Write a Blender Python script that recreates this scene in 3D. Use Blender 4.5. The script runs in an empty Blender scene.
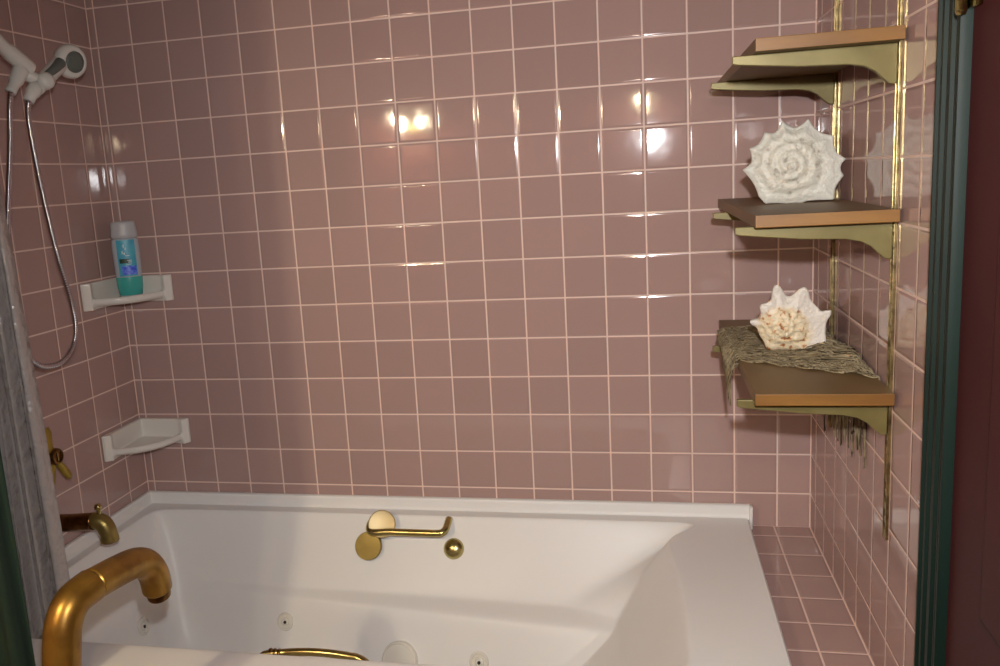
import bpy, bmesh, math, random
from mathutils import Vector, Matrix
from mathutils.bvhtree import BVHTree
random.seed(7)
PI = math.pi
C = bpy.context.scene.collection
V = Vector

# ------------------------------------------------------------------ layout (metres; z = 0 at the lowest full grout line)
P = 0.110                      # tile pitch
XR, XL = 0.0847, -1.8944       # right and left wall planes; the back wall is y = 0
YE = -0.905                    # where the tiled side walls end
ZF, ZC = -0.60, 1.86           # floor, ceiling
YB = -2.46                     # wall behind the photographer
XW = -2.30                     # wall at the far left of the room
DECK = -0.065                  # top of the tub's deck
LEDGE = -0.0947

# ------------------------------------------------------------------ materials
def nt(m):
    m.use_nodes = True
    n = m.node_tree
    return n, n.nodes['Principled BSDF']

def rgb(r, g, b):
    f = lambda c: (c/12.92 if c <= .04045 else ((c+.055)/1.055)**2.4)
    return (f(r/255), f(g/255), f(b/255), 1)

def mat(name, col, rough=.5, metal=0, noise=None, bump=None, **kw):
    """noise = (scale, other colour, amount); bump = (scale, strength, distance)"""
    m = bpy.data.materials.new(name)
    t, b = nt(m)
    b.inputs['Base Color'].default_value = col
    b.inputs['Roughness'].default_value = rough
    b.inputs['Metallic'].default_value = metal
    for k, v in kw.items():
        b.inputs[k.replace('_', ' ')].default_value = v
    tc = t.nodes.new('ShaderNodeTexCoord')
    if noise:
        mp = t.nodes.new('ShaderNodeMapping')
        if len(noise) > 3: mp.inputs['Scale'].default_value = noise[3]
        t.links.new(tc.outputs['Object'], mp.inputs[0])
        n = t.nodes.new('ShaderNodeTexNoise'); n.inputs['Scale'].default_value = noise[0]; n.inputs['Detail'].default_value = 5
        t.links.new(mp.outputs[0], n.inputs['Vector'])
        r = t.nodes.new('ShaderNodeMapRange'); r.inputs[1].default_value = .35; r.inputs[2].default_value = .65
        r.inputs[4].default_value = noise[2]
        t.links.new(n.outputs[0], r.inputs[0])
        mx = t.nodes.new('ShaderNodeMix'); mx.data_type = 'RGBA'
        mx.inputs[6].default_value = col; mx.inputs[7].default_value = noise[1]
        t.links.new(r.outputs[0], mx.inputs[0]); t.links.new(mx.outputs[2], b.inputs['Base Color'])
    if bump:
        n = t.nodes.new('ShaderNodeTexNoise'); n.inputs['Scale'].default_value = bump[0]; n.inputs['Detail'].default_value = 4
        t.links.new(tc.outputs['Object'], n.inputs['Vector'])
        bp = t.nodes.new('ShaderNodeBump'); bp.inputs['Strength'].default_value = bump[1]; bp.inputs['Distance'].default_value = bump[2]
        t.links.new(n.outputs[0], bp.inputs['Height']); t.links.new(bp.outputs[0], b.inputs['Normal'])
    return m

def tile_mat(name, ua, va, u0, v0, corner=None):
    """square glazed pink tile with pale grout; ua, va = axis numbers; u0, v0 = where a grout line runs"""
    m = bpy.data.materials.new(name)
    t, b = nt(m)
    N, Lk = t.nodes, t.links
    def math_(op, a, c=None, d=None):
        n = N.new('ShaderNodeMath'); n.operation = op
        for i, x in enumerate((a, c, d)):
            if x is None: continue
            if isinstance(x, (int, float)): n.inputs[i].default_value = x
            else: Lk.new(x, n.inputs[i])
        return n.outputs[0]
    tc = N.new('ShaderNodeTexCoord')
    sep = N.new('ShaderNodeSeparateXYZ'); Lk.new(tc.outputs['Object'], sep.inputs[0])
    def cell(ax, o):
        s = math_('DIVIDE', math_('SUBTRACT', sep.outputs[ax], o), P)
        fl = math_('FLOOR', s); fr = math_('SUBTRACT', s, fl)
        d = math_('MULTIPLY', math_('MINIMUM', fr, math_('SUBTRACT', 1.0, fr)), P)
        return fl, fr, d
    fu, ru, du = cell(ua, u0); fv, rv, dv = cell(va, v0)
    d = math_('MINIMUM', du, dv)
    if corner is not None:
        for ax, pos in corner:
            d = math_('MINIMUM', d, math_('ABSOLUTE', math_('SUBTRACT', sep.outputs[ax], pos)))
    g = N.new('ShaderNodeMapRange'); g.inputs[1].default_value = .0014; g.inputs[2].default_value = .0026
    Lk.new(d, g.inputs[0])                                    # 0 = grout, 1 = tile
    # each tile: its own shade and its own very slight lean
    cmb = N.new('ShaderNodeCombineXYZ'); Lk.new(fu, cmb.inputs[0]); Lk.new(fv, cmb.inputs[1])
    wn = N.new('ShaderNodeTexWhiteNoise'); wn.noise_dimensions = '2D'; Lk.new(cmb.outputs[0], wn.inputs['Vector'])
    sc = N.new('ShaderNodeSeparateColor'); Lk.new(wn.outputs['Color'], sc.inputs[0])
    hsv = N.new('ShaderNodeHueSaturation'); hsv.inputs['Color'].default_value = TILE
    Lk.new(math_('MULTIPLY_ADD', wn.outputs['Value'], .09, .955), hsv.inputs['Value'])
    mx = N.new('ShaderNodeMix'); mx.data_type = 'RGBA'
    mx.inputs[6].default_value = GROUT
    Lk.new(g.outputs[0], mx.inputs[0]); Lk.new(hsv.outputs[0], mx.inputs[7])
    Lk.new(mx.outputs[2], b.inputs['Base Color'])
    r = N.new('ShaderNodeMapRange'); r.inputs[3].default_value = .75; r.inputs[4].default_value = .055
    Lk.new(g.outputs[0], r.inputs[0]); Lk.new(r.outputs[0], b.inputs['Roughness'])
    pil = N.new('ShaderNodeMapRange'); pil.interpolation_type = 'SMOOTHSTEP'
    pil.inputs[1].default_value = .0008; pil.inputs[2].default_value = .008; pil.inputs[4].default_value = .0009
    Lk.new(d, pil.inputs[0])
    lean = math_('ADD', math_('MULTIPLY', math_('SUBTRACT', sc.outputs[0], .5), math_('MULTIPLY', ru, P*.014)),
                 math_('MULTIPLY', math_('SUBTRACT', sc.outputs[1], .5), math_('MULTIPLY', rv, P*.010)))
    wav = N.new('ShaderNodeTexNoise'); wav.inputs['Scale'].default_value = 9; Lk.new(tc.outputs['Object'], wav.inputs['Vector'])
    h = math_('ADD', math_('ADD', pil.outputs[0], lean), math_('MULTIPLY', wav.outputs[0], .0005))
    bp = N.new('ShaderNodeBump'); bp.inputs['Distance'].default_value = 1.0; bp.inputs['Strength'].default_value = 1.0
    Lk.new(h, bp.inputs['Height']); Lk.new(bp.outputs[0], b.inputs['Normal'])
    b.inputs['Specular IOR Level'].default_value = .62
    return m

TILE = rgb(171, 142, 136)
GROUT = rgb(230, 203, 191)
M_back = tile_mat('pink tile back wall', 0, 2, 0, 0, [(0, XR), (0, XL)])
M_side = tile_mat('pink tile right wall', 1, 2, -.0638, 0, [(1, 0.0), (2, LEDGE)])
M_left = tile_mat('pink tile left wall', 1, 2, -.0932, 0, [(1, 0.0)])
M_ledge = tile_mat('pink tile ledge', 0, 1, -.008, -.0638, [(0, XR), (1, 0.0)])
M_paint = mat('room paint', rgb(120, 70, 72), .6)
M_ceil = mat('ceiling paint', rgb(205, 195, 185), .8)
M_floor = mat('floor tile', rgb(120, 95, 90), .4)
M_green = mat('green gloss paint', rgb(14, 32, 26), .5, noise=(6, rgb(9, 24, 19), .8, (1, 8, .4)), Specular_IOR_Level=.2)
M_door = mat('maroon paint', rgb(64, 28, 29), .55, noise=(5, rgb(56, 24, 26), .6), Specular_IOR_Level=.15)
M_tub = mat('white acrylic', rgb(230, 229, 227), .34, noise=(3, rgb(225, 222, 219), .5), Specular_IOR_Level=.22)
M_ceramic = mat('white ceramic', rgb(222, 218, 210), .12)
M_brass = mat('polished brass', rgb(196, 182, 122), .26, 1, noise=(30, rgb(150, 134, 80), .5), bump=(60, .15, .001))
M_brass_aged = mat('worn brass', rgb(200, 182, 130), .32, 1, noise=(45, rgb(84, 66, 42), .8), bump=(160, .35, .001))
M_brass_yellow = mat('yellow satin brass', rgb(178, 152, 66), .42, .6, noise=(30, rgb(150, 124, 48), .6))
M_brass_olive = mat('olive satin brass', rgb(158, 140, 84), .38, .85, noise=(24, rgb(132, 114, 64), .6))
M_brass_pale = mat('pale satin brass', rgb(190, 170, 126), .45, .5)
M_brass_dark = mat('dark tarnished brass', rgb(140, 105, 62), .3, 1, noise=(25, rgb(70, 48, 30), .8))
M_gold = mat('satin gold lacquer', rgb(164, 126, 54), .34, .7, noise=(22, rgb(116, 80, 34), .7, (1, 1, 1)), bump=(18, .12, .003))
M_bracket = mat('olive brass paint', rgb(124, 113, 70), .4, .3, noise=(14, rgb(104, 92, 50), .7))
M_wood = mat('shelf board face', rgb(124, 98, 62), .5, noise=(9, rgb(102, 78, 48), .8, (1, .25, 1)))
M_edge = mat('shelf board edge', rgb(138, 96, 38), .45, noise=(14, rgb(110, 72, 26), .9, (.4, 1, 2)))
M_wplast = mat('white plastic', rgb(214, 214, 208), .35)
M_gplast = mat('grey plastic', rgb(98, 104, 98), .45)
M_chrome = mat('chrome', rgb(200, 198, 205), .14, 1)
M_net = mat('olive cotton', rgb(158, 142, 112), .9, noise=(70, rgb(120, 106, 80), .9))
M_liner = mat('clear vinyl', rgb(176, 168, 166), .15, Alpha=.92, bump=(38, .9, .010), Specular_IOR_Level=.7)
M_curtain = mat('green cloth', rgb(28, 52, 40), .85, noise=(9, rgb(20, 40, 30), .8, (4, 4, .4)))
M_dark = mat('dark hole', rgb(30, 26, 24), .6)
M_jet = mat('jet plastic', rgb(222, 218, 208), .25)
M_bottle = mat('clear bottle plastic', rgb(190, 196, 204), .25, Alpha=.8)
M_cap = mat('frosted cap', rgb(186, 186, 188), .4, Alpha=.88)
M_lab = mat('teal label', rgb(62, 152, 182), .35, noise=(40, rgb(92, 180, 196), .7))
M_lab2 = mat('blue label box', rgb(48, 78, 215), .35, noise=(120, rgb(120, 150, 240), .9))
M_lab3 = mat('dark green print', rgb(32, 62, 40), .4)
M_lab4 = mat('white print', rgb(225, 235, 238), .4)
M_soap = mat('teal liquid', rgb(70, 168, 160), .2)
def bulb_mat(name, strength):
    m = bpy.data.materials.new(name); t, b = nt(m)
    b.inputs['Base Color'].default_value = (1, .85, .6, 1)
    b.inputs['Emission Color'].default_value = (1.0, .82, .54, 1)
    b.inputs['Emission Strength'].default_value = strength
    return m
M_bulb = bulb_mat('lit globe', 580)
M_bulb2 = bulb_mat('lit globe dimmer', 210)

def shell_mat(name, spots):
    m = bpy.data.materials.new(name); t, b = nt(m); N, Lk = t.nodes, t.links
    tc = N.new('ShaderNodeTexCoord'); sep = N.new('ShaderNodeSeparateXYZ'); Lk.new(tc.outputs['Object'], sep.inputs[0])
    def mth(op, a, c=None):
        n = N.new('ShaderNodeMath'); n.operation = op
        for i, x in enumerate((a, c)):
            if x is None: continue
            if isinstance(x, (int, float)): n.inputs[i].default_value = x
            else: Lk.new(x, n.inputs[i])
        return n.outputs[0]
    rad = mth('SQRT', mth('ADD', mth('POWER', sep.outputs[0], 2), mth('POWER', sep.outputs[2], 2)))
    nz = N.new('ShaderNodeTexNoise'); nz.inputs['Scale'].default_value = 85 if spots else 60; nz.inputs['Detail'].default_value = 3
    Lk.new(tc.outputs['Object'], nz.inputs['Vector'])
    rp = N.new('ShaderNodeValToRGB'); e = rp.color_ramp.elements
    if spots:
        e[0].position = .28; e[0].color = rgb(116, 74, 40)
        e[1].position = .62; e[1].color = rgb(226, 212, 184)
        x = e.new(.36); x.color = rgb(176, 122, 84)
        x = e.new(.43); x.color = rgb(216, 196, 160)
        out = rgb(214, 206, 196)
    else:
        e[0].position = .30; e[0].color = rgb(150, 142, 128)
        e[1].position = .44; e[1].color = rgb(206, 203, 190)
        out = rgb(206, 205, 196)
    Lk.new(nz.outputs[0], rp.inputs[0])
    # disc of the spire; the spines and outer whorl are plain
    f = N.new('ShaderNodeMapRange'); f.inputs[1].default_value = .046 if spots else .05; f.inputs[2].default_value = .060 if spots else .075
    wob = mth('ADD', rad, mth('MULTIPLY', mth('SUBTRACT', nz.outputs[0], .5), .02))
    if spots: wob = mth('ADD', wob, mth('MULTIPLY', sep.outputs[2], .32))
    Lk.new(wob, f.inputs[0])
    mx = N.new('ShaderNodeMix'); mx.data_type = 'RGBA'; mx.inputs[7].default_value = out
    Lk.new(f.outputs[0], mx.inputs[0]); Lk.new(rp.outputs[0], mx.inputs[6]); Lk.new(mx.outputs[2], b.inputs['Base Color'])
    b.inputs['Roughness'].default_value = .45
    bp = N.new('ShaderNodeBump'); bp.inputs['Strength'].default_value = .7; bp.inputs['Distance'].default_value = .004
    n2 = N.new('ShaderNodeTexNoise'); n2.inputs['Scale'].default_value = 120; Lk.new(tc.outputs['Object'], n2.inputs['Vector'])
    Lk.new(n2.outputs[0], bp.inputs['Height']); Lk.new(bp.outputs[0], b.inputs['Normal'])
    return m

# ------------------------------------------------------------------ mesh helpers
def link(name, bm, m, parent=None, smooth=True, loc=None):
    me = bpy.data.meshes.new(name)
    bmesh.ops.recalc_face_normals(bm, faces=bm.faces)
    bm.to_mesh(me); bm.free()
    for p in me.polygons: p.use_smooth = smooth
    for x in (m if isinstance(m, (list, tuple)) else [m]): me.materials.append(x)
    o = bpy.data.objects.new(name, me); C.objects.link(o)
    if loc is not None: o.location = loc
    if parent: o.parent = parent
    return o

def auto(o, angle=40):
    me = o.data
    for e in me.edges: pass
    bm = bmesh.new(); bm.from_mesh(me)
    for e in bm.edges:
        e.smooth = not (len(e.link_faces) == 2 and e.calc_face_angle(0) > math.radians(angle))
    bm.to_mesh(me); bm.free()
    return o

def tag(o, label, cat, group=None):
    o['label'] = label; o['category'] = cat
    if group: o['group'] = group
    return o

def empty(name, loc, label, cat, group=None, rz=0):
    o = bpy.data.objects.new(name, None); C.objects.link(o); o.location = loc; o.rotation_euler.z = rz
    o.empty_display_size = .05
    return tag(o, label, cat, group)

def struct(o):
    o['kind'] = 'structure'; return o

def box(bm, x0, x1, y0, y1, z0, z1, bev=0, mi=0):
    r = bmesh.ops.create_cube(bm, size=1)
    vs = r['verts']
    for v in vs:
        v.co = V((x0 + (v.co.x+.5)*(x1-x0), y0 + (v.co.y+.5)*(y1-y0), z0 + (v.co.z+.5)*(z1-z0)))
    fs = {f for v in vs for f in v.link_faces}
    for f in fs: f.material_index = mi
    if bev:
        bmesh.ops.bevel(bm, geom=list({e for v in vs for e in v.link_edges}), offset=bev, segments=2, affect='EDGES', profile=.7)
    return vs

def spline(pts, n):
    """Catmull-Rom through pts, n samples per span"""
    pts = [V(p) for p in pts]; out = []
    for i in range(len(pts)-1):
        p0 = pts[max(i-1, 0)]; p1 = pts[i]; p2 = pts[i+1]; p3 = pts[min(i+2, len(pts)-1)]
        for k in range(n):
            t = k/n
            out.append(.5*((2*p1) + (p2-p0)*t + (2*p0-5*p1+4*p2-p3)*t*t + (3*p1-p0-3*p2+p3)*t**3))
    out.append(pts[-1]); return out

def tube(bm, path, rad, seg=14, cap=True, mi=0):
    """swept circle; rad = number, list, or function of the index"""
    path = [V(p) for p in path]; n = len(path); rings = []
    up = None
    for i, p in enumerate(path):
        t = (path[min(i+1, n-1)] - path[max(i-1, 0)])
        t = t.normalized() if t.length > 1e-9 else V((0, 0, 1))
        if up is None:
            up = V((0, 0, 1)) if abs(t.z) < .9 else V((1, 0, 0))
        a = t.cross(up)
        if a.length < 1e-5: a = t.cross(V((0, 1, 0)))
        a.normalize(); b = a.cross(t).normalized(); up = b
        r = rad(i) if callable(rad) else (rad[i] if isinstance(rad, (list, tuple)) else rad)
        rings.append([bm.verts.new(p + (a*math.cos(2*PI*k/seg) + b*math.sin(2*PI*k/seg))*r) for k in range(seg)])
    fs = []
    for A, B in zip(rings, rings[1:]):
        for k in range(seg): fs.append(bm.faces.new((A[k], A[(k+1) % seg], B[(k+1) % seg], B[k])))
    if cap:
        fs.append(bm.faces.new(rings[0][::-1])); fs.append(bm.faces.new(rings[-1]))
    for f in fs: f.material_index = mi

def lathe(bm, prof, origin=(0, 0, 0), axis=(0, 0, 1), seg=32, sx=1, sy=1, cap=True):
    """prof = [(radius, height)] turned about an axis through origin"""
    q = V((0, 0, 1)).rotation_difference(V(axis).normalized()); o = V(origin); rings = []
    for r, h in prof:
        if r < 1e-6: rings.append([bm.verts.new(o + q @ V((0, 0, h)))])
        else: rings.append([bm.verts.new(o + q @ V((r*sx*math.cos(2*PI*k/seg), r*sy*math.sin(2*PI*k/seg), h))) for k in range(seg)])
    for A, B in zip(rings, rings[1:]):
        for k in range(seg):
            if len(A) == 1 and len(B) == 1: continue
            if len(A) == 1: bm.faces.new((A[0], B[k], B[(k+1) % seg]))
            elif len(B) == 1: bm.faces.new((A[k], A[(k+1) % seg], B[0]))
            else: bm.faces.new((A[k], A[(k+1) % seg], B[(k+1) % seg], B[k]))
    if cap:
        if len(rings[0]) > 1: bm.faces.new(rings[0][::-1])
        if len(rings[-1]) > 1: bm.faces.new(rings[-1])

def prism(bm, outline, d0, d1, axis):
    """outline = 2-D points, extruded along an axis from d0 to d1"""
    def pt(a, b, d): return {'x': V((d, a, b)), 'y': V((a, d, b)), 'z': V((a, b, d))}[axis]
    A = [bm.verts.new(pt(a, b, d0)) for a, b in outline]; B = [bm.verts.new(pt(a, b, d1)) for a, b in outline]
    n = len(A)
    bm.faces.new(A[::-1]); bm.faces.new(B)
    for i in range(n): bm.faces.new((A[i], A[(i+1) % n], B[(i+1) % n], B[i]))
    return A + B

def bev(o, w, seg=2, ang=35):
    m = o.modifiers.new('bevel', 'BEVEL'); m.width = w; m.segments = seg; m.limit_method = 'ANGLE'; m.angle_limit = math.radians(ang)
    return o

# ------------------------------------------------------------------ the room
def slab(name, x0, x1, y0, y1, z0, z1, m):
    bm = bmesh.new(); box(bm, x0, x1, y0, y1, z0, z1)
    return struct(link(name, bm, m, smooth=False))
slab('wall_back', XW-.1, XR+.1, 0, .1, ZF, ZC, M_back)
slab('wall_right', XR, XR+.1, YE, 0, ZF, ZC, M_side)
slab('wall_left', XL-.1, XL, -.98, 0, ZF, ZC, M_left)
slab('wall_far_right', XR, XR+.1, YB, -1.86, ZF, ZC, M_paint)
slab('wall_far_left', XW-.1, XW, YB, -.98, ZF, ZC, M_paint)
slab('wall_return_left', XW-.1, XL-.1, -.98, -.88, ZF, ZC, M_paint)
slab('wall_front', XW-.1, XR+.1, YB-.1, YB, ZF, ZC, M_paint)
slab('wall_over_door', XR, XR+.1, -1.86, YE, 1.50, ZC, M_paint)
slab('floor', XW-.1, XR+.1, YB-.1, .1, ZF-.1, ZF, M_floor)
slab('ceiling', XW-.1, XR+.1, YB-.1, .1, ZC, ZC+.1, M_ceil)
# tiled ledge between the tub and the right wall
slab('trim_2', -.075, XR, -.97, 0, ZF, LEDGE, M_ledge)

# fluted green casing round the doorway
def casing():
    y0, y1 = -.943, -1.055
    w = y0-y1
    prof = [(0, 0), (0, .016), (.05, .019), (.09, .019), (.12, .012), (.17, .011), (.21, .018), (.28, .020), (.33, .020), (.36, .013), (.42, .012), (.47, .019),
            (.55, .020), (.60, .020), (.63, .013), (.69, .012), (.74, .019), (.83, .021), (.88, .015), (.93, .024), (.98, .024), (1, .018), (1, 0)]
    bm = bmesh.new()
    prism(bm, [(XR - h, y0 - u*w) for u, h in prof], ZF, 1.45, 'z')
    # strip of wall edge between the tile and the casing
    box(bm, XR-.004, XR+.08, y0, YE, ZF, 1.45)
    return struct(auto(link('trim_1', bm, M_green, smooth=True), 25))
casing()
bm = bmesh.new()
box(bm, XR-.010, XR+.03, -1.855, -1.054, ZF+.012, 1.45, .002)
for z0, z1 in ((-.42, .16), (.30, 1.28)):             # raised panels
    for y0, y1 in ((-1.75, -1.51), (-1.42, -1.18)):
        box(bm, XR-.016, XR-.004, y0, y1, z0, z1, .005)
door = struct(link('door_1', bm, M_door, smooth=False))
bm = bmesh.new()
tube(bm, [(XR-.026, -1.060, 1.058), (XR-.026, -1.060, 1.15)], .007, 16)
lathe(bm, [(.0, .0), (.005, .001), (.007, .006)], (XR-.026, -1.060, 1.052), seg=16, cap=False)
box(bm, XR-.018, XR-.0095, -1.085, -1.058, 1.06, 1.148)
h_ = link('hinge', bm, M_brass, door)

# ------------------------------------------------------------------ the bathtub
def lerp(a, b, t): return a + (b-a)*t
def tub_loop(z, xl, xr, ybl, ybr, yf, rb, facet, xlf=None):
    """24 matched points, clockwise from the left end; facet = ((x, y) where the back wall ends, (x, y) where the backrest begins)"""
    (fx, fy), (gx, gy) = facet
    r = rb
    L = []
    L += [(xl, lerp(yf, ybl, .45)), (xl, lerp(yf, ybl, .75))]
    L += [(xl, ybl-r), (xl+.3*r, ybl-.3*r), (xl+r, ybl)]
    for t in (.28, .52, .74, .90): L.append((lerp(xl, fx, t), lerp(ybl, fy, t)))
    L += [(fx, fy), (lerp(fx, gx, .5), lerp(fy, gy, .5)), (gx, gy)]
    L += [(lerp(gx, xr, .6), lerp(gy, yf, .22)), (xr, lerp(gy, yf, .45)), (xr, lerp(gy, yf, .72))]
    L += [(xr, yf+1.3*r), (xr-.3*r, yf+.3*r), (xr-1.3*r, yf)]
    for t in (.25, .5, .75): L.append((lerp(xr, xl, t), yf))
    L += [(xl+r, yf), (xl+.3*r, yf+.3*r), (xl, yf+r)]
    return [V((x, y, z)) for x, y in L]

loops = [
    tub_loop(DECK,       -1.842, -.262, -.060, -.058, -.790, .05, ((-.195, -.058), (-.300, -.165))),
    tub_loop(DECK-.008,  -1.836, -.274, -.066, -.064, -.784, .05, ((-.212, -.064), (-.308, -.168))),
    tub_loop(-.150,      -1.805, -.325, -.084, -.102, -.762, .06, ((-.345, -.106), (-.355, -.195))),
    tub_loop(-.250,      -1.775, -.400, -.118, -.165, -.742, .07, ((-.545, -.165), (-.415, -.225))),
    tub_loop(-.264,      -1.770, -.410, -.126, -.178, -.740, .07, ((-.555, -.180), (-.424, -.232))),
    tub_loop(-.278,      -1.768, -.424, -.132, -.262, -.738, .07, ((-.470, -.258), (-.436, -.270))),
    tub_loop(-.296,      -1.764, -.440, -.140, -.275, -.736, .07, ((-.480, -.272), (-.452, -.288))),
    tub_loop(-.420,      -1.735, -.560, -.175, -.300, -.700, .08, ((-.640, -.300), (-.580, -.330))),
    tub_loop(-.475,      -1.690, -.640, -.215, -.340, -.660, .09, ((-.720, -.340), (-.660, -.375))),
    tub_loop(-.490,      -1.560, -.800, -.320, -.420, -.580, .08, ((-.860, -.420), (-.820, -.440))),
]
TX0, TX1, TY0, TY1 = XL+.001, -.0755, -.968, -.001       # outer rectangle of the tub
def outer_pt(p):
    x, y = p.x, p.y
    c = [(abs(x-TX0)/1, 'l'), (abs(x-TX1)*.55, 'r'), (abs(y-TY1), 'b'), (abs(y-TY0)*.6, 'f')]
    return min(c)[1]
n = 24
def ring_out(d, z):
    x0, x1, y0, y1 = TX0+d, TX1-d, TY0+d, TY1-d
    out = []
    for i in range(n):
        p = loops[0][i]
        x, y = p.x, p.y
        if i in (0, 1, 2, 23): q = (x0, y)
        elif i == 3: q = (x0, y1)
        elif i == 22: q = (x0, y0)
        elif 4 <= i <= 9: q = (lerp(x0, x1, (x-loops[0][3].x)/(loops[0][9].x+.12-loops[0][3].x)), y1)
        elif i == 10: q = (x1, y1)
        elif 11 <= i <= 15: q = (x1, y)
        elif i == 16: q = (x1, y0)
        else: q = (x, y0)
        out.append(V((q[0], q[1], z)))
    return out
def crease_rings(bm, rings, mid_end=True):
    R = [[bm.verts.new(p) for p in L] for L in rings]
    for A, B in zip(R, R[1:]):
        for k in range(n): bm.faces.new((A[k], A[(k+1) % n], B[(k+1) % n], B[k]))
    if mid_end:
        bm.faces.new(R[-1])
    return R
tub = empty('bathtub', (-.985, -.485, ZF), 'white acrylic whirlpool bathtub with a sloped backrest at its right end', 'bathtub')
bm = bmesh.new()
mid = [a.lerp(b, .5) for a, b in zip(ring_out(.03, DECK), loops[0])]
rings = [ring_out(0, ZF), ring_out(0, ZF+.02), ring_out(0, DECK-.03), ring_out(0, DECK-.006), ring_out(.004, DECK), ring_out(.02, DECK), mid] + loops
R = crease_rings(bm, rings)
cl = bm.edges.layers.float.new('crease_edge')
def cr(ring, idx, w, R=R):
    for k in idx:
        e = bm.edges.get((R[ring][k], R[ring][(k+1) % n]))
        if e: e[cl] = w
for rg in (2, 3, 4): cr(rg, range(n), .7)
cr(7, range(n), .35)
cr(11, range(4, 11), .35); cr(12, range(4, 11), .3)
for a in range(8, 15):                                    # the crease between corner facet and backrest
    e = bm.edges.get((R[a][11], R[a+1][11])) if a+1 < len(R) else None
    if e: e[cl] = .55
    e = bm.edges.get((R[a][9], R[a+1][9])) if a+1 < len(R) else None
    if e: e[cl] = .35
for k in (3, 10, 16, 22):
    for a in range(0, 5):
        e = bm.edges.get((R[a][k], R[a+1][k]))
        if e: e[cl] = .9
shell = link('tub_shell', bm, M_tub)
sb = shell.modifiers.new('smooth', 'SUBSURF'); sb.levels = 3; sb.render_levels = 3
bpy.context.view_layer.update()
dg = bpy.context.evaluated_depsgraph_get()
ev = shell.evaluated_get(dg)
bvh = BVHTree.FromObject(shell, dg)
def child(o, root):
    o.parent = root; o.matrix_parent_inverse = Matrix.Translation(-root.location) if root.rotation_euler.z == 0 else root.matrix_world.inverted()
    return o
bpy.context.view_layer.update()
child(shell, tub)

def flange():
    bm = bmesh.new()
    zt, zb = -.031, DECK-.006
    prof = [(.0005, zb), (.0005, zt), (.010, zt), (.0135, zt-.002), (.0155, zt-.008), (.017, zt-.022), (.0185, DECK+.004), (.023, DECK-.001), (.023, zb)]
    # along the back wall, then round the corner along the left wall; end turned down at the right
    stations = []
    def sec(f): return [bm.verts.new(f(d, z)) for d, z in prof]
    S = [sec(lambda d, z: V((-.070, -d, z))),
         sec(lambda d, z: V((XL + d, -d, z))),
         sec(lambda d, z: V((XL + d, -.966, z)))]
    m = len(prof)
    for A, B in zip(S, S[1:]):
        for k in range(m): bm.faces.new((A[k], A[(k+1) % m], B[(k+1) % m], B[k]))
    bm.faces.new(S[0]); bm.faces.new(S[-1][::-1])
    box(bm, -.0745, -.0655, -.030, -.0005, LEDGE+.0005, zt, .002)
    return link('tile_flange', bm, M_tub)
fl = auto(bev(flange(), .002), 50); child(fl, tub)

def on_tub(x, z, y=-.45, d=(0, 1, 0)):
    h = bvh.ray_cast(V((x, y, z)), V(d))
    nn = h[1]
    if nn.dot(V(d)) > 0: nn = -nn
    return h[0], nn
def jet(loc, nrm, r):
    bm = bmesh.new()
    lathe(bm, [(r, -.004), (r, .002), (r*.93, .005), (r*.78, .005), (r*.72, .002), (r*.50, .001), (r*.46, .006), (r*.36, .007), (r*.30, .003), (0, .002)], loc, nrm, 28, cap=False)
    o = child(link('jet_fitting', bm, M_jet), tub); auto(o, 50)
    bm = bmesh.new()
    lathe(bm, [(r*.17, .0), (r*.17, .0052), (0, .0054)], V(loc) + V((.0, 0, -.002)), nrm, 16, cap=False)
    k = link('jet_nozzle', bm, M_dark); k.parent = o; k.matrix_parent_inverse = o.matrix_parent_inverse.copy()
    k.matrix_parent_inverse = Matrix.Identity(4)
    return o
p_, n_ = on_tub(-1.375, -.345); jet(p_, n_, .026)
p_, n_ = on_tub(-.790, -.384); jet(p_, n_, .027)
p_, n_ = on_tub(-1.2, -.318, -.305, (-1, 0, 0)); jet(p_, n_, .026)
p_, n_ = on_tub(-1.015, -.405)
bm = bmesh.new()
lathe(bm, [(.052, -.006), (.052, .008), (.050, .014), (.045, .017), (.043, .014), (.020, .0155), (0, .016)], p_, n_, 36, cap=False)
sc_ = child(auto(link('suction_cover', bm, M_jet), 40), tub)

# brass fittings on the tub
p_, n_ = on_tub(-1.133, -.148)
bm = bmesh.new()
lathe(bm, [(.018, -.01), (.022, .008), (.037, .010), (.0405, .014), (.0405, .019), (.038, .023), (0, .0235)], p_, n_, 40, cap=False)
o_ = child(auto(link('air_knob', bm, M_brass_olive), 40), tub); o_['label'] = 'round flat brass disc knob'
p_, n_ = on_tub(-.883, -.147)
bm = bmesh.new()
lathe(bm, [(.0285, -.006), (.0295, .004), (.026, .012), (.017, .018), (.007, .0205), (0, .021)], p_, n_, 36, cap=False)
o_ = child(auto(link('push_button', bm, M_brass), 60), tub); o_['label'] = 'small domed brass button'
yb_ = on_tub(-1.02, -.09)[0].y
bm = bmesh.new()
path = [(-1.125, yb_+.004, -.075), (-1.128, yb_-.028, -.083), (-1.118, yb_-.046, -.096)] + [(-1.07+.02*k, yb_-.046, -.0935) for k in range(8)] + \
       [(-.912, yb_-.045, -.092), (-.902, yb_-.034, -.086), (-.900, yb_-.010, -.076), (-.900, yb_+.006, -.072)]
tube(bm, spline(path, 4), .0105, 14)
gb = child(link('grab_handle', bm, M_brass), tub)
bm = bmesh.new()
lathe(bm, [(.024, -.016), (.0385, -.012), (.0395, -.008), (.0395, .001), (.0375, .003), (.035, .0022), (0, .0024)], (-1.090, yb_-.032, -.076), (.22, -.86, .42), 36, cap=False)
k = auto(link('round_cap', bm, M_brass_pale), 30); k.parent = gb; k['label'] = 'pale round brass cap'
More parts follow.
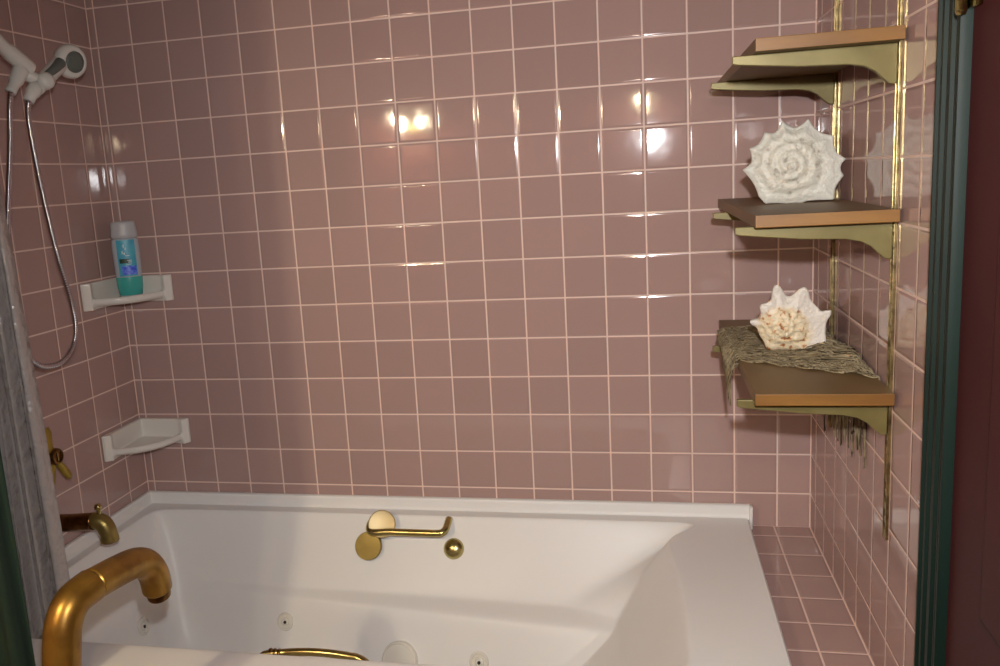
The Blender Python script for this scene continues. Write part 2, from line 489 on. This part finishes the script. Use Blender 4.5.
# the brass handle inside the near side
pf_, _n = on_tub(-1.04, -.095, -.5, (0, -1, 0))
bm = bmesh.new()
yh = pf_.y
path = [(-1.155, yh-.004, -.098), (-1.150, yh+.020, -.090)] + [(-1.13+.021*i, yh+.030, -.082-.010*((i-4.8)/4.8)**2) for i in range(1, 10)] + [(-.918, yh+.020, -.097), (-.913, yh-.004, -.104)]
tube(bm, spline(path, 4), .0085, 12)
gh = child(link('grab_handle', bm, M_brass), tub)
bm = bmesh.new()
for dx in (0, .010, .020): tube(bm, [(-1.139+dx, yh+.027, -.0895), (-1.134+dx, yh+.028, -.0885)], .0105, 12)
k = link('handle_collar', bm, M_brass_dark); k.parent = gh

# ------------------------------------------------------------------ corner soap dishes
def soap_dish(z0, label):
    wx, wy, H = .172, .196, .078
    root = empty('corner_soap_shelf', (XL, 0, z0), label, 'soap dish', 'ceramic corner soap dishes')
    bm = bmesh.new()
    # back plates with rounded, thickened ends
    def plate(pts): 
        vs = prism(bm, pts, 0, H, 'z')
    e = .0008
    plate([(e, -e), (wx-.02, -e), (wx, -e), (wx, -.010), (wx-.012, -.026), (wx-.028, -.020), (.018, -.016), (.016, -.018), (.020, -wy+.028), (.026, -wy+.012), (.010, -wy), (e, -wy)])
    # tray
    N_ = 14
    a, b = V((wx-.014, -.020, 0)), V((.020, -wy+.014, 0))
    arc = []
    for i in range(N_+1):
        t = i/N_
        p = a.lerp(b, t); out = V((.16, -.15, 0)).normalized()
        arc.append(p + out*.036*math.sin(PI*t))
    cin = V((.012, -.012, 0))
    def lay(s, z): return [V((cin.x + (p.x-cin.x)*s, cin.y + (p.y-cin.y)*s, z)) for p in arc]
    prof = [(.70, .006), (.94, .010), (1.0, .018), (1.0, .028), (.97, .033), (.91, .031), (.85, .021), (.0, .022)]
    rings = []
    for s, z in prof:
        if s == 0: rings.append([bm.verts.new(V((cin.x, cin.y, z)))])
        else: rings.append([bm.verts.new(p) for p in lay(s, z)])
    for A, B in zip(rings, rings[1:]):
        for k in range(N_):
            if len(B) == 1: bm.faces.new((A[k], A[k+1], B[0]))
            else: bm.faces.new((A[k], A[k+1], B[k+1], B[k]))
    bv = bm.verts.new(V((cin.x, cin.y, .006)))
    for k in range(N_): bm.faces.new((rings[0][k+1], rings[0][k], bv))
    o = link('dish_body', bm, M_ceramic, root); rm = o.modifiers.new('glaze', 'REMESH'); rm.mode = 'VOXEL'; rm.voxel_size = .0022; rm.use_smooth_shade = True
    sm = o.modifiers.new('soften', 'SMOOTH'); sm.iterations = 9; sm.factor = .5
    return root
soap_dish(.578, 'upper white ceramic corner soap dish with the bottle on it')
soap_dish(.132, 'lower empty white ceramic corner soap dish above the tub spout')

# bottle on the upper dish
BX, BY = XL+.071, -.062
bt = empty('shampoo_bottle', (BX, BY, .6005), 'teal and clear shampoo bottle with a frosted cap on the upper soap dish', 'bottle', rz=math.atan2(1.49, 2.2))
def oval(bm, prof, sy=.56, seg=36): lathe(bm, prof, seg=seg, sy=sy)
bm = bmesh.new()
oval(bm, [(.026, 0), (.031, .004), (.0345, .03), (.0375, .09), (.0385, .14), (.037, .166), (.033, .172)])
link('body', bm, M_bottle, bt)
bm = bmesh.new()
oval(bm, [(.033, .172), (.0365, .174), (.0370, .182), (.0345, .206), (.0335, .216), (.030, .221), (.012, .222)])
link('cap', bm, M_cap, bt)
bm = bmesh.new()                                          # the liquid showing below the label
oval(bm, [(.0265, .003), (.0318, .006), (.0352, .030), (.0368, .058), (.0366, .059)], .58)
bo = link('liquid', bm, M_soap, bt)
def decal(name, w, z0, z1, off, m, xc=0, parent=bt):
    bm = bmesh.new(); NX, NZ = 12, 4; g = []
    for j in range(NZ+1):
        z = lerp(z0, z1, j/NZ); rr = lerp(.0362, .0386, min(max((z-.055)/.085, 0), 1)) + off
        row = []
        for i in range(NX+1):
            x = xc + lerp(-w/2, w/2, i/NX)
            y = -rr*.56*math.sqrt(max(1-(x/rr)**2, 0.02)) - off
            row.append((bm.verts.new((x, y, z)), bm.verts.new((x, y+.0006, z))))
        g.append(row)
    for j in range(NZ):
        for i in range(NX):
            bm.faces.new((g[j][i][0], g[j][i+1][0], g[j+1][i+1][0], g[j+1][i][0]))
            bm.faces.new((g[j+1][i][1], g[j+1][i+1][1], g[j][i+1][1], g[j][i][1]))
    return link(name, bm, m, parent)
lab = decal('label_panel', .050, .062, .168, .0006, M_lab)
decal('blue_badge', .040, .066, .092, .0014, M_lab2, .003, lab)
decal('green_print', .026, .100, .113, .0014, M_lab3, -.008, lab)
bm = bmesh.new()                                          # white blurred lettering strokes
for x, z, w, h in ((-.006, .150, .003, .010), (-.002, .142, .0025, .007), (-.011, .132, .003, .010), (-.006, .128, .004, .006), (.006, .108, .012, .0022), (.007, .103, .010, .0022), (.004, .097, .014, .0016), (.002, .122, .012, .0018)):
    box(bm, x-w/2, x+w/2, -.0243, -.0228, z-h/2, z+h/2)
link('white_print', bm, M_lab4, lab)

# ------------------------------------------------------------------ shower: arm, hand shower, hose
SX = -1.765
arm = empty('shower_mount', (XL, -.63, 1.33), 'white shower arm reaching out of the left wall with the hand shower in its bracket', 'shower arm')
def rel(o, root): return child(o, root)
bm = bmesh.new()
lathe(bm, [(.036, 0), (.034, .006), (.022, .012)], (XL+.0005, -.63, 1.335), (1, 0, 0), 28)
rel(link('wall_flange', bm, M_wplast), arm)
bm = bmesh.new()
pth = spline([(XL+.008, -.63, 1.335), (-1.82, -.60, 1.31), (SX, -.555, 1.268), (SX, -.515, 1.246), (SX, -.452, 1.213), (SX+.001, -.437, 1.205)], 8)
tube(bm, pth, lambda i: .0165 if i < 26 else .0195 if i < 36 else .0185, 18)
rel(link('pipe', bm, M_wplast), arm)
bm = bmesh.new()
tube(bm, spline([(SX, -.468, 1.200), (SX, -.478, 1.186), (SX, -.500, 1.160), (SX, -.512, 1.146)], 4), [.018]*4 + [.0165]*3 + [.0125]*6, 18)
tube(bm, [(SX-.004, -.452, 1.194), (SX+.004, -.405, 1.176)], [.014, .017], 14)
rel(link('bracket', bm, M_wplast), arm)

hs = empty('hand_shower', (SX, -.40, 1.19), 'white hand shower with a grey spray face and a looping chrome hose', 'hand shower')
hd = V((SX+.004, -.286, 1.240)); nrm = V((.95, -.24, -.20)).normalized()
bm = bmesh.new()
lathe(bm, [(.0, -.030), (.020, -.029), (.036, -.020), (.0425, -.006), (.0425, .006), (.038, .015), (.030, .018), (.027, .016)], hd, nrm, 36, cap=True)
head = rel(link('shower_head', bm, M_wplast), hs)
bm = bmesh.new()
lathe(bm, [(.027, .013), (.0265, .0185), (.018, .0205), (0, .021)], hd, nrm, 30, cap=False)
for a in range(3):
    for k in range(5+5*a):
        th = 2*PI*k/(5+5*a); rr = .006+.008*a
        q = V((0, 0, 1)).rotation_difference(nrm)
        c0 = hd + q @ V((rr*math.cos(th), rr*math.sin(th), .0195))
        lathe(bm, [(.0013, 0), (.0011, .003), (0, .0032)], c0, nrm, 6, cap=False)
k = link('spray_face', bm, M_gplast); k.parent = head
bm = bmesh.new()
a, b = V((SX+.004, -.428, 1.160)), hd - nrm*.016 + V((0, -.016, -.006))
tube(bm, spline([a, a.lerp(b, .3) + V((.004, 0, .004)), a.lerp(b, .65) + V((.004, 0, .006)), b], 6), lambda i: .0175 + .004*(i/18), 18)
rel(link('handle', bm, M_wplast), hs)
bm = bmesh.new()                                           # dark grip panel facing the room
a2, b2 = V((SX+.018, -.400, 1.195)), V((SX+.013, -.338, 1.230))
tube(bm, spline([a2, a2.lerp(b2, .5)+V((.003, 0, 0)), b2], 6), lambda i: .0085 + .005*(i/12), 14)
rel(link('grip_panel', bm, M_gplast), hs)
bm = bmesh.new()
lathe(bm, [(.0, 0), (.015, .002), (.020, .010), (.020, .026), (.013, .034), (0, .036)], (SX+.006, -.405, 1.176), (.85, -.5, .1), 20, cap=False)
rel(link('holder_knob', bm, M_wplast), hs)
bm = bmesh.new()
tube(bm, [(SX+.003, -.423, 1.168), (SX+.002, -.440, 1.150), (SX, -.446, 1.142), (SX, -.456, 1.130)], [.018, .017, .0135, .013], 18)
rel(link('collar_nut', bm, M_wplast), hs)
hp = [(SX, -.452, 1.135), (SX-.002, -.462, 1.10), (SX-.006, -.456, 1.03), (SX-.014, -.437, .92), (SX-.022, -.405, .76), (SX-.03, -.366, .62), (SX-.035, -.362, .545),
      (SX-.035, -.40, .498), (SX-.034, -.455, .483), (SX-.032, -.525, .503), (SX-.031, -.568, .575), (SX-.030, -.580, .69), (SX-.022, -.555, .86), (SX-.010, -.528, 1.02), (SX, -.522, 1.11), (SX, -.510, 1.150)]
pl = spline(hp, 60)
# even steps for the ribs
dist = [0]
for u, v in zip(pl, pl[1:]): dist.append(dist[-1] + (v-u).length)
step = .0022; ev_p = []; j = 0
for i in range(int(dist[-1]/step)):
    s = i*step
    while dist[j+1] < s: j += 1
    ev_p.append(pl[j].lerp(pl[j+1], (s-dist[j])/max(dist[j+1]-dist[j], 1e-9)))
bm = bmesh.new(); tube(bm, ev_p, lambda i: (.0072, .0072, .0054)[i % 3], 10)
rel(link('hose', bm, M_chrome), hs)

# ------------------------------------------------------------------ tub spout and valve on the left wall
sp = empty('tub_spout', (XL, -.418, .040), 'brass tub spout with a diverter knob on the left wall above the tub', 'spout')
bm = bmesh.new()
tube(bm, spline([(XL+.0005, -.418, .040), (XL+.05, -.414, .041), (XL+.105, -.408, .044)], 6), .0235, 24)
rel(link('spout_pipe', bm, M_brass_dark), sp)
bm = bmesh.new()
pth = spline([(XL+.088, -.409, .043), (XL+.110, -.406, .044), (XL+.129, -.403, .034), (XL+.138, -.401, .010), (XL+.139, -.400, -.014)], 6)
tube(bm, pth, lambda i: (.0228, .0228, .0232, .0226, .0226)[min(i//6, 4)] if i < 21 else .0242, 24)
nz_ = rel(link('spout_nozzle', bm, M_brass_olive), sp)
bm = bmesh.new()
lathe(bm, [(.006, 0), (.005, .012), (.009, .015), (.0105, .021), (.008, .027), (0, .029)], (XL+.120, -.404, .063), (0, 0, 1), 18, cap=False)
rel(link('diverter_knob', bm, M_brass), sp)

vl = empty('shower_valve', (XL, -.468, .245), 'brass three-armed shower valve handle on the left wall beside the curtain', 'valve')
bm = bmesh.new()
lathe(bm, [(.046, 0), (.045, .006), (.036, .012), (.022, .016), (.019, .040)], (XL+.0005, -.468, .245), (1, 0, 0), 36)
rel(link('escutcheon', bm, M_brass), vl)
hx = XL+.058
def valve_arm(ang, ln, w0, w1):
    bm = bmesh.new()
    dr = V((0, math.cos(ang), math.sin(ang))); sd = V((0, -math.sin(ang), math.cos(ang)))
    c = V((hx, -.468, .245))
    secs = [(.012, w0*.7, .010), (.030, w0, .010), (ln*.72, w1, .008), (ln*.93, w1*.95, .007), (ln, w1*.55, .005)]
    Rr = []
    for d, w, t in secs:
        Rr.append([bm.verts.new(c + dr*d + sd*w*math.cos(2*PI*k/12) + V((1, 0, 0))*t*math.sin(2*PI*k/12)) for k in range(12)])
    for A, B in zip(Rr, Rr[1:]):
        for k in range(12): bm.faces.new((A[k], A[(k+1) % 12], B[(k+1) % 12], B[k]))
    bm.faces.new(Rr[0]); bm.faces.new(Rr[-1])
    rel(link('handle_arm', bm, M_brass_yellow), vl)
valve_arm(math.radians(112), .078, .015, .032)
valve_arm(math.radians(250), .084, .011, .017)
valve_arm(math.radians(305), .092, .009, .012)
bm = bmesh.new()
lathe(bm, [(.019, -.018), (.022, -.008), (.022, .012), (.019, .018), (.015, .019), (.014, .014), (.0, .013)], (hx, -.468, .245), (1, 0, 0), 30, cap=True)
hb = rel(auto(link('hub', bm, M_brass_dark), 40), vl)
bm = bmesh.new(); box(bm, hx+.010, hx+.017, -.470, -.466, .233, .257, .001)
k = link('hub_screw', bm, M_brass); k.parent = hb

# ------------------------------------------------------------------ gold safety rail standing outside the tub
sr = empty('safety_rail', (-1.300, -1.190, ZF), 'thick gold safety rail bent over the tub side in front of the curtain', 'rail')
pts = [(-1.300, -1.190, ZF+.004), (-1.298, -1.182, -.20), (-1.295, -1.173, .08), (-1.293, -1.162, .170), (-1.291, -1.150, .207), (-1.287, -1.128, .229), (-1.282, -1.087, .2345), (-1.280, -1.015, .226), (-1.280, -.965, .216),
       (-1.278, -.936, .200), (-1.277, -.918, .172), (-1.281, -.906, .136)]
bm = bmesh.new(); P1 = spline(pts[:7], 8); tube(bm, P1, .0300, 28)
rel(link('near_leg', bm, M_gold), sr)
bm = bmesh.new(); P2 = spline(pts[6:], 8); tube(bm, P2, .0284, 28)
rel(link('top_bar', bm, M_gold), sr)
bm = bmesh.new()
lathe(bm, [(.0, .0), (.020, .0), (.0225, .004), (.0225, .020)], pts[-1], V(pts[-1])-V(pts[-2]), 24, cap=False)
rel(link('end_plug', bm, M_brass_dark), sr)
bm = bmesh.new(); lathe(bm, [(.052, .0), (.052, .006), (.036, .014), (.033, .03)], (-1.300, -1.190, ZF), (0, 0, 1), 32)
rel(link('base_plate', bm, M_gold), sr)

# ------------------------------------------------------------------ curtains at the left end
def curtain(name, m, x0, x1, yc, z0, z1, folds, amp, label, cat, flare=0, ph=0, seed=1, th=.0012):
    rnd = random.Random(seed); NX, NZ = folds*14, 40
    bm = bmesh.new(); g = []
    offs = [rnd.uniform(-.5, .5) for _ in range(folds*2+4)]
    for j in range(NZ+1):
        t = j/NZ; z = lerp(z1, z0, t); row = []
        for i in range(NX+1):
            s = i/NX
            x = lerp(x0, x1 + flare*(t-.35), s)
            w = amp*math.sin(2*PI*folds*s + ph + .7*math.sin(3*t+s*5)) * (.55+.45*t)
            w += .35*amp*math.sin(2*PI*folds*2.3*s + 4*t + offs[int(s*folds)])
            x += .010*math.sin(2*PI*folds*s*1.0 + 1.3 + 2*t) * (1 if s < .97 else 0)
            row.append(bm.verts.new((x, yc + w, z)))
        g.append(row)
    for j in range(NZ):
        for i in range(NX): bm.faces.new((g[j][i], g[j][i+1], g[j+1][i+1], g[j+1][i]))
    o = link(name, bm, m)
    sd = o.modifiers.new('thickness', 'SOLIDIFY'); sd.thickness = th
    return tag(o, label, cat)
curtain('shower_liner', M_liner, -1.797, -1.672, -.705, -.14, 1.62, 3, .020, 'clear crinkled vinyl shower liner hanging inside the left end of the tub', 'shower liner', flare=.035, seed=3, th=.0008)
curtain('shower_curtain', M_curtain, -2.10, -1.479, -1.030, -.57, 1.62, 7, .022, 'dark green shower curtain hanging outside the tub at the left', 'shower curtain', flare=.0, seed=5)
bm = bmesh.new(); tube(bm, [(XW+.001, -1.03, 1.635), (XR-.001, -1.03, 1.635)], .0125, 16)
tag(link('curtain_rod', bm, M_chrome), 'chrome rod carrying the green shower curtain above the picture', 'curtain rod')
bm = bmesh.new(); tube(bm, [(XL+.001, -.705, 1.635), (XR-.001, -.705, 1.635)], .0125, 16)
tag(link('liner_rod', bm, M_chrome), 'chrome rod carrying the clear liner above the picture', 'curtain rod')

# ------------------------------------------------------------------ wall shelves on the right wall
BRX, FRX = .0, .0
def rail(yc, z0, z1, label):
    root = empty('shelf_rail', (XR, yc, z0), label, 'shelf rail', 'slotted brass shelf rails')
    bm = bmesh.new()
    w, d = .017, .0055
    x1 = XR-.0005; x0 = XR-d
    for s in (-1, 1):
        box(bm, x0, x1, yc+s*w/2-.0016, yc+s*w/2+.0016, z0, z1, .0006)
        box(bm, x0+.001, x0+.003, yc+s*.0058-.0028, yc+s*.0058+.0028, z0, z1)
    box(bm, x1-.002, x1, yc-w/2, yc+w/2, z0, z1)
    z = z0+.004
    while z < z1-.01:
        box(bm, x0+.001, x0+.003, yc-.0034, yc+.0034, z, z+.011); z += .026
    rel(link('channel', bm, M_brass_aged, smooth=False), root)
    bm = bmesh.new()
    for z in (z0+.55,): lathe(bm, [(.0032, 0), (.003, .0012), (0, .0018)], (x0+.001, yc, z+.013-(z-z0-.004) % .026+.005), (-1, 0, 0), 12, cap=False)
    rel(link('screw', bm, M_brass), root)
    return root
rail(-.236, .262, 1.52, 'rear brass shelf rail, in the tiled corner of the right wall')
rail(-.712, .198, 1.52, 'front brass shelf rail, nearest the green door casing')

TH = .021
ZT = [1.065, .7745, .460]                                   # undersides of the three boards
names = ['top', 'middle', 'bottom']
XS0, XS1, YS0, YS1 = -.149, .0782, -.758, -.012
bl = ['top wooden shelf board seen from below, empty', 'middle wooden shelf board carrying the large white shell', 'bottom wooden shelf board covered by the net']
for z, l in zip(ZT, bl):
    bm = bmesh.new(); box(bm, XS0, XS1, YS0, YS1, z, z+TH, .0012)
    for f in bm.faces:
        c = f.calc_center_median()
        if abs(c.y-YS0) < .002: f.material_index = 1
    o = link('shelf_board', bm, [M_wood, M_edge], smooth=False)
    tag(o, l, 'shelf', 'wooden shelf boards')

def bracket(y, zt, xt, label):
    root = empty('shelf_bracket', (XR-.0055, y, zt), label, 'shelf bracket', 'olive shelf brackets')
    x1 = XR-.0062
    up = [(xt, zt-.0005), (x1, zt-.0005)]
    pr = [(x1, -.064), (x1-.004, -.066), (x1-.012, -.064), (x1-.022, -.055), (x1-.034, -.043), (x1-.050, -.034), (x1-.075, -.029), (xt+.11, -.026), (xt+.05, -.020), (xt+.008, -.0155), (xt, -.0135)]
    bm = bmesh.new()
    prism(bm, up + [(x, zt+dz) for x, dz in pr], y-.0055, y+.0055, 'y')
    rel(link('arm', bm, M_bracket, smooth=False), root); bev(root.children[0], .0015, 2)
    bm = bmesh.new()
    for dz in (-.012, -.038): box(bm, x1-.004, x1+.0035, y-.0017, y+.0017, zt+dz-.008, zt+dz, .0005)
    rel(link('hook', bm, M_brass_aged, smooth=False), root)
    return root
for z, nm, a, b_ in zip(ZT, names, (-.182, -.179, -.176), (-.181, -.179, -.182)):
    bracket(-.712, z, a, 'front olive metal bracket under the %s shelf board' % nm)
    bracket(-.236, z, b_, 'rear olive metal bracket under the %s shelf board' % nm)

# ------------------------------------------------------------------ the two shells
def shell_mesh(name, outline, R0, loc, m, depth, dome, nod, label, blunt, seed=2):
    """outline: (angle in degrees, radius, sharp) knots round the rim; the spire faces the room (-y), the body whorl runs back"""
    rnd = random.Random(seed)
    kn = sorted(outline); NA = 220
    def rim(a):
        a = a % 360
        for i in range(len(kn)):
            a0, r0 = kn[i]; a1, r1 = kn[(i+1) % len(kn)]
            if i == len(kn)-1: a1 += 360
            aa = a if a >= a0 else a+360
            if a0 <= aa <= a1:
                t = (aa-a0)/(a1-a0)
                if blunt: t = (.5-.5*math.cos(PI*t))**(1.5 if r1 > r0 else 1) if r1 > r0 else 1-(.5+.5*math.cos(PI*t))**1.5          # blunt tips, round valleys
                elif r1 > r0: t = t**2.1                    # small sharp spines on a round rim
                else: t = 1-(1-t)**2.1
                return r0 + (r1-r0)*t
        return kn[0][1]
    bm = bmesh.new(); rings = []
    fr = [.0, .05, .10, .16, .22, .28, .34, .40, .46, .52, .58, .64, .70, .76, .82, .88, .93, .97, 1.0]
    rmin = min(r for a, r in kn)
    c0 = bm.verts.new((0, -dome, 0))
    for f in fr[1:]:
        ring = []
        for k in range(NA):
            a = 360*k/NA; th = math.radians(a)
            # inner rings are round, outer ones take the spined outline
            rr = lerp(rmin*f, rim(a)*f, max(0, (f-.45)/.55)**.8)
            spir = (f*4.2 + a/360.0) % 1.0
            ridge = (.0032 if blunt else .0052)*math.sin(PI*spir)**2 * (1 if f < .8 else max(0, (1-f)/.2))
            kn_ = nod*max(0, .5*math.sin(math.radians(a)*11 + f*23 + 2*math.sin(f*31)) + .5*math.sin(math.radians(a)*7 - f*17 + .8*math.sin(a*.11)))**1.5 * math.sin(PI*min(1, f*1.15))**2 * (1 if .15 < f < .8 else .2)
            y = -dome*(1-f**1.7) - ridge - kn_
            if f > .8: y += (f-.8)/.2*.012*(rim(a)/rmin-1)*-1.2
            ring.append(bm.verts.new((rr*math.cos(th), y, rr*math.sin(th))))
        rings.append(ring)
    for k in range(NA): bm.faces.new((c0, rings[0][k], rings[0][(k+1) % NA]))
    # back: spines thicken to a body that tapers backward and to the left
    for s, y, dx, sm in ((.985, .010, 0, .05), (.90, .022, 0, .45), (.84, .040, -.002, .8), (.72, .065, -.006, 1), (.52, .092, -.012, 1), (.30, .112, -.018, 1), (.12, .122, -.022, 1)):
        ring = []
        for k in range(NA):
            a = 360*k/NA; th = math.radians(a)
            rr = lerp(rim(a), rmin*1.03, sm)*s
            ring.append(bm.verts.new((rr*math.cos(th)+dx, y*depth/.122, rr*math.sin(th))))
        rings.append(ring)
    for A, B in zip(rings, rings[1:]):
        for k in range(NA): bm.faces.new((A[k], A[(k+1) % NA], B[(k+1) % NA], B[k]))
    bm.faces.new(rings[-1])
    zmin = -R0
    for v in bm.verts:
        v.co.z = max(v.co.z, zmin + .0 + max(0, .0))
    o = link(name, bm, m, loc=loc)
    return tag(o, label, 'seashell', 'spiny seashells on the shelves')
def polar(pts, c, s):
    out = []
    for x, y in pts:
        dx, dy = (x-c[0])*s, -(y-c[1])*s
        out.append((math.degrees(math.atan2(dy, dx)) % 360, math.hypot(dx, dy)))
    return out
s1 = .00193/6.66
o1 = polar([(415, 112), (500, 165), (590, 112), (650, 195), (760, 240), (765, 330), (840, 405), (805, 460), (828, 518), (780, 590), (765, 685), (560, 695), (430, 695), (300, 690), (258, 640), (222, 545), (145, 440), (208, 385), (193, 290), (262, 255), (297, 183), (368, 190)], (460, 415), s1)
shell_mesh('seashell', o1, .0815, (-.0405, -.400, ZT[1]+TH+.0818), shell_mat('white shell', False), .115, .030, .0022, 'large plain white spiny shell on the middle shelf board', False)
s2 = .00206/7.4
o2 = polar([(258, 72), (350, 165), (462, 98), (520, 215), (575, 285), (645, 275), (612, 400), (600, 560), (505, 602), (400, 580), (300, 582), (205, 575), (158, 490), (128, 425), (70, 355), (148, 320), (150, 228), (210, 205)], (310, 385), s2)
shell_mesh('seashell', o2, .0545, (-.052, -.415, ZT[2]+TH+.0605), shell_mat('speckled shell', True), .10, .026, .0055, 'smaller brown-speckled spiny shell on the net over the bottom shelf board', True, seed=4)

# ------------------------------------------------------------------ crocheted net over the lowest board
def net():
    zt = ZT[2]+TH+.0012; rnd = random.Random(11)
    NT, NS = 74, 56
    bm = bmesh.new(); g = []
    for j in range(NT+1):
        t = j/NT
        row = []
        hl = .004 + .020*(t > .1) + .085*max(0, (t-.50)/.5)**.8 * (.75+.25*math.sin(j*1.7)) * (1 if t < .97 else .55)
        yr = lerp(-.15, -.65, t)
        hr = .004 if abs(yr+.236) < .022 or yr < -.56 or yr > -.17 else max(.02, (.275 + .16*(yr+.17))*(.62+.38*math.sin(j*.83)*math.sin(j*2.1)))
        wtop = XS1 - XS0 + .004
        tot = hl + wtop + hr
        for i in range(NS+1):
            s = tot*i/NS
            if s < hl:
                x = XS0-.003-.016*math.sin(PI*(1-s/hl)*.7); z = zt-(hl-s)
            elif s < hl+wtop:
                x = XS0-.002+(s-hl); z = zt
            else:
                x = XS1+.0033 + .001*math.sin(j*.9); z = zt-(s-hl-wtop)
            yb = -.15 + .03*math.sin(s*20)
            yf = lerp(-.49, -.655, min(1, max(0, (s-hl)/wtop))) + .006*math.sin(s*130)
            y = lerp(yb, yf, t)
            if hl <= s <= hl+wtop:
                u = (s-hl)/wtop
                bunch = math.exp(-((u-.85)/.24)**2 - ((t-.60)/.30)**2)
                z += bunch*(.008+.010*math.sin(t*34+u*9)**2+.006*math.sin(u*26+t*11)) + .0012*(1+math.sin(u*22+t*9))
                z = max(z, zt)
            row.append(bm.verts.new((x + (rnd.uniform(-.0015, .0015) if hl <= s <= hl+wtop else 0), y + rnd.uniform(-.0018, .0018), z + (rnd.uniform(0, .0014) if hl <= s <= hl+wtop else 0))))
        g.append(row)
    for j in range(NT):
        for i in range(NS):
            bm.faces.new((g[j][i], g[j][i+1], g[j+1][i+1], g[j+1][i]))
    o = link('crocheted_net', bm, M_net)
    w = o.modifiers.new('threads', 'WIREFRAME'); w.thickness = .0032; w.use_even_offset = False
    return tag(o, 'olive-brown crocheted net draped over the bottom shelf board under the speckled shell', 'net')
net()

# ------------------------------------------------------------------ lamps of the room: globe lights over the mirror behind the photographer, and the camera's flash
def globe_lamp(xs, z, label, rs, bm_):
    root = empty('vanity_light', (sum(xs)/len(xs), YB, z-.05), label, 'lamp')
    bm = bmesh.new(); box(bm, min(xs)-.06, max(xs)+.06, YB+.001, YB+.022, z-.055, z+.055, .006)
    rel(link('back_plate', bm, M_brass), root)
    for x, r in zip(xs, rs):
        bm = bmesh.new(); lathe(bm, [(.030, 0), (.028, .05), (.020, .17-r*1.0)], (x, YB+.020, z), (0, 1, 0), 20)
        s = rel(link('socket', bm, M_brass), root)
        bm = bmesh.new(); bmesh.ops.create_uvsphere(bm, u_segments=24, v_segments=16, radius=r, matrix=Matrix.Translation((x, -2.28, z)))
        k = link('globe_bulb', bm, bm_); k.parent = s; k.matrix_parent_inverse = s.matrix_parent_inverse.copy(); k.matrix_parent_inverse = Matrix.Identity(4)
        bm = bmesh.new()                                       # unseen shade added over each globe, shaped to dim the upper back wall
        lathe(bm, [(.020, .075), (.050, .070), (.095, .045), (.140, .010), (.141, .0095), (.096, .040), (.050, .064), (.020, .068)], (x, -2.28, z), (0, 0, 1), 36, cap=False)
        rel(link('added_lamp_shade', bm, M_brass), root)
    return root
globe_lamp([-1.634, -1.483], 1.208, 'brass mirror light with two lit globes behind the photographer', [.042, .020], M_bulb)
globe_lamp([-.343], 1.228, 'brass mirror light with one lit globe above the photographer', [.042], M_bulb2)

cx, cy, cz = -.3349, -2.2679, .8904
fl_ = bpy.data.lights.new('camera flash', 'SPOT')
fl_.energy = 96; fl_.color = (.97, .98, 1.0); fl_.shadow_soft_size = .018; fl_.spot_size = math.radians(108); fl_.spot_blend = 1.0
fo = bpy.data.objects.new('camera_flash', fl_); C.objects.link(fo); fo.location = (-.297, -2.262, 1.020)
fo.rotation_euler = (V((-.40, 0, .48)) - fo.location).to_track_quat('-Z', 'Y').to_euler()

w = bpy.data.worlds.new('room'); bpy.context.scene.world = w; w.use_nodes = True
w.node_tree.nodes['Background'].inputs[0].default_value = (.02, .02, .02, 1)

# ------------------------------------------------------------------ camera
cam = bpy.data.cameras.new('camera'); co = bpy.data.objects.new('camera', cam); C.objects.link(co)
yaw, pitch, roll = -.2157, -.1745, -.0602
f = V((math.sin(yaw)*math.cos(pitch), math.cos(yaw)*math.cos(pitch), math.sin(pitch)))
r0 = V((math.cos(yaw), -math.sin(yaw), 0)); u0 = r0.cross(f)
ri = r0*math.cos(roll) + u0*math.sin(roll); up = -r0*math.sin(roll) + u0*math.cos(roll)
mt = Matrix((ri, up, -f)).transposed().to_4x4(); mt.translation = V((cx, cy, cz)); co.matrix_world = mt
cam.sensor_width = 36; cam.lens = 838.9*36/1000; cam.shift_x = .0345; cam.shift_y = -.0082
cam.clip_start = .02
sc = bpy.context.scene; sc.camera = co
sc.view_settings.view_transform = 'Standard'; sc.view_settings.look = 'None'; sc.view_settings.gamma = 1
sc.view_settings.use_curve_mapping = False; sc.view_settings.exposure = 0.0
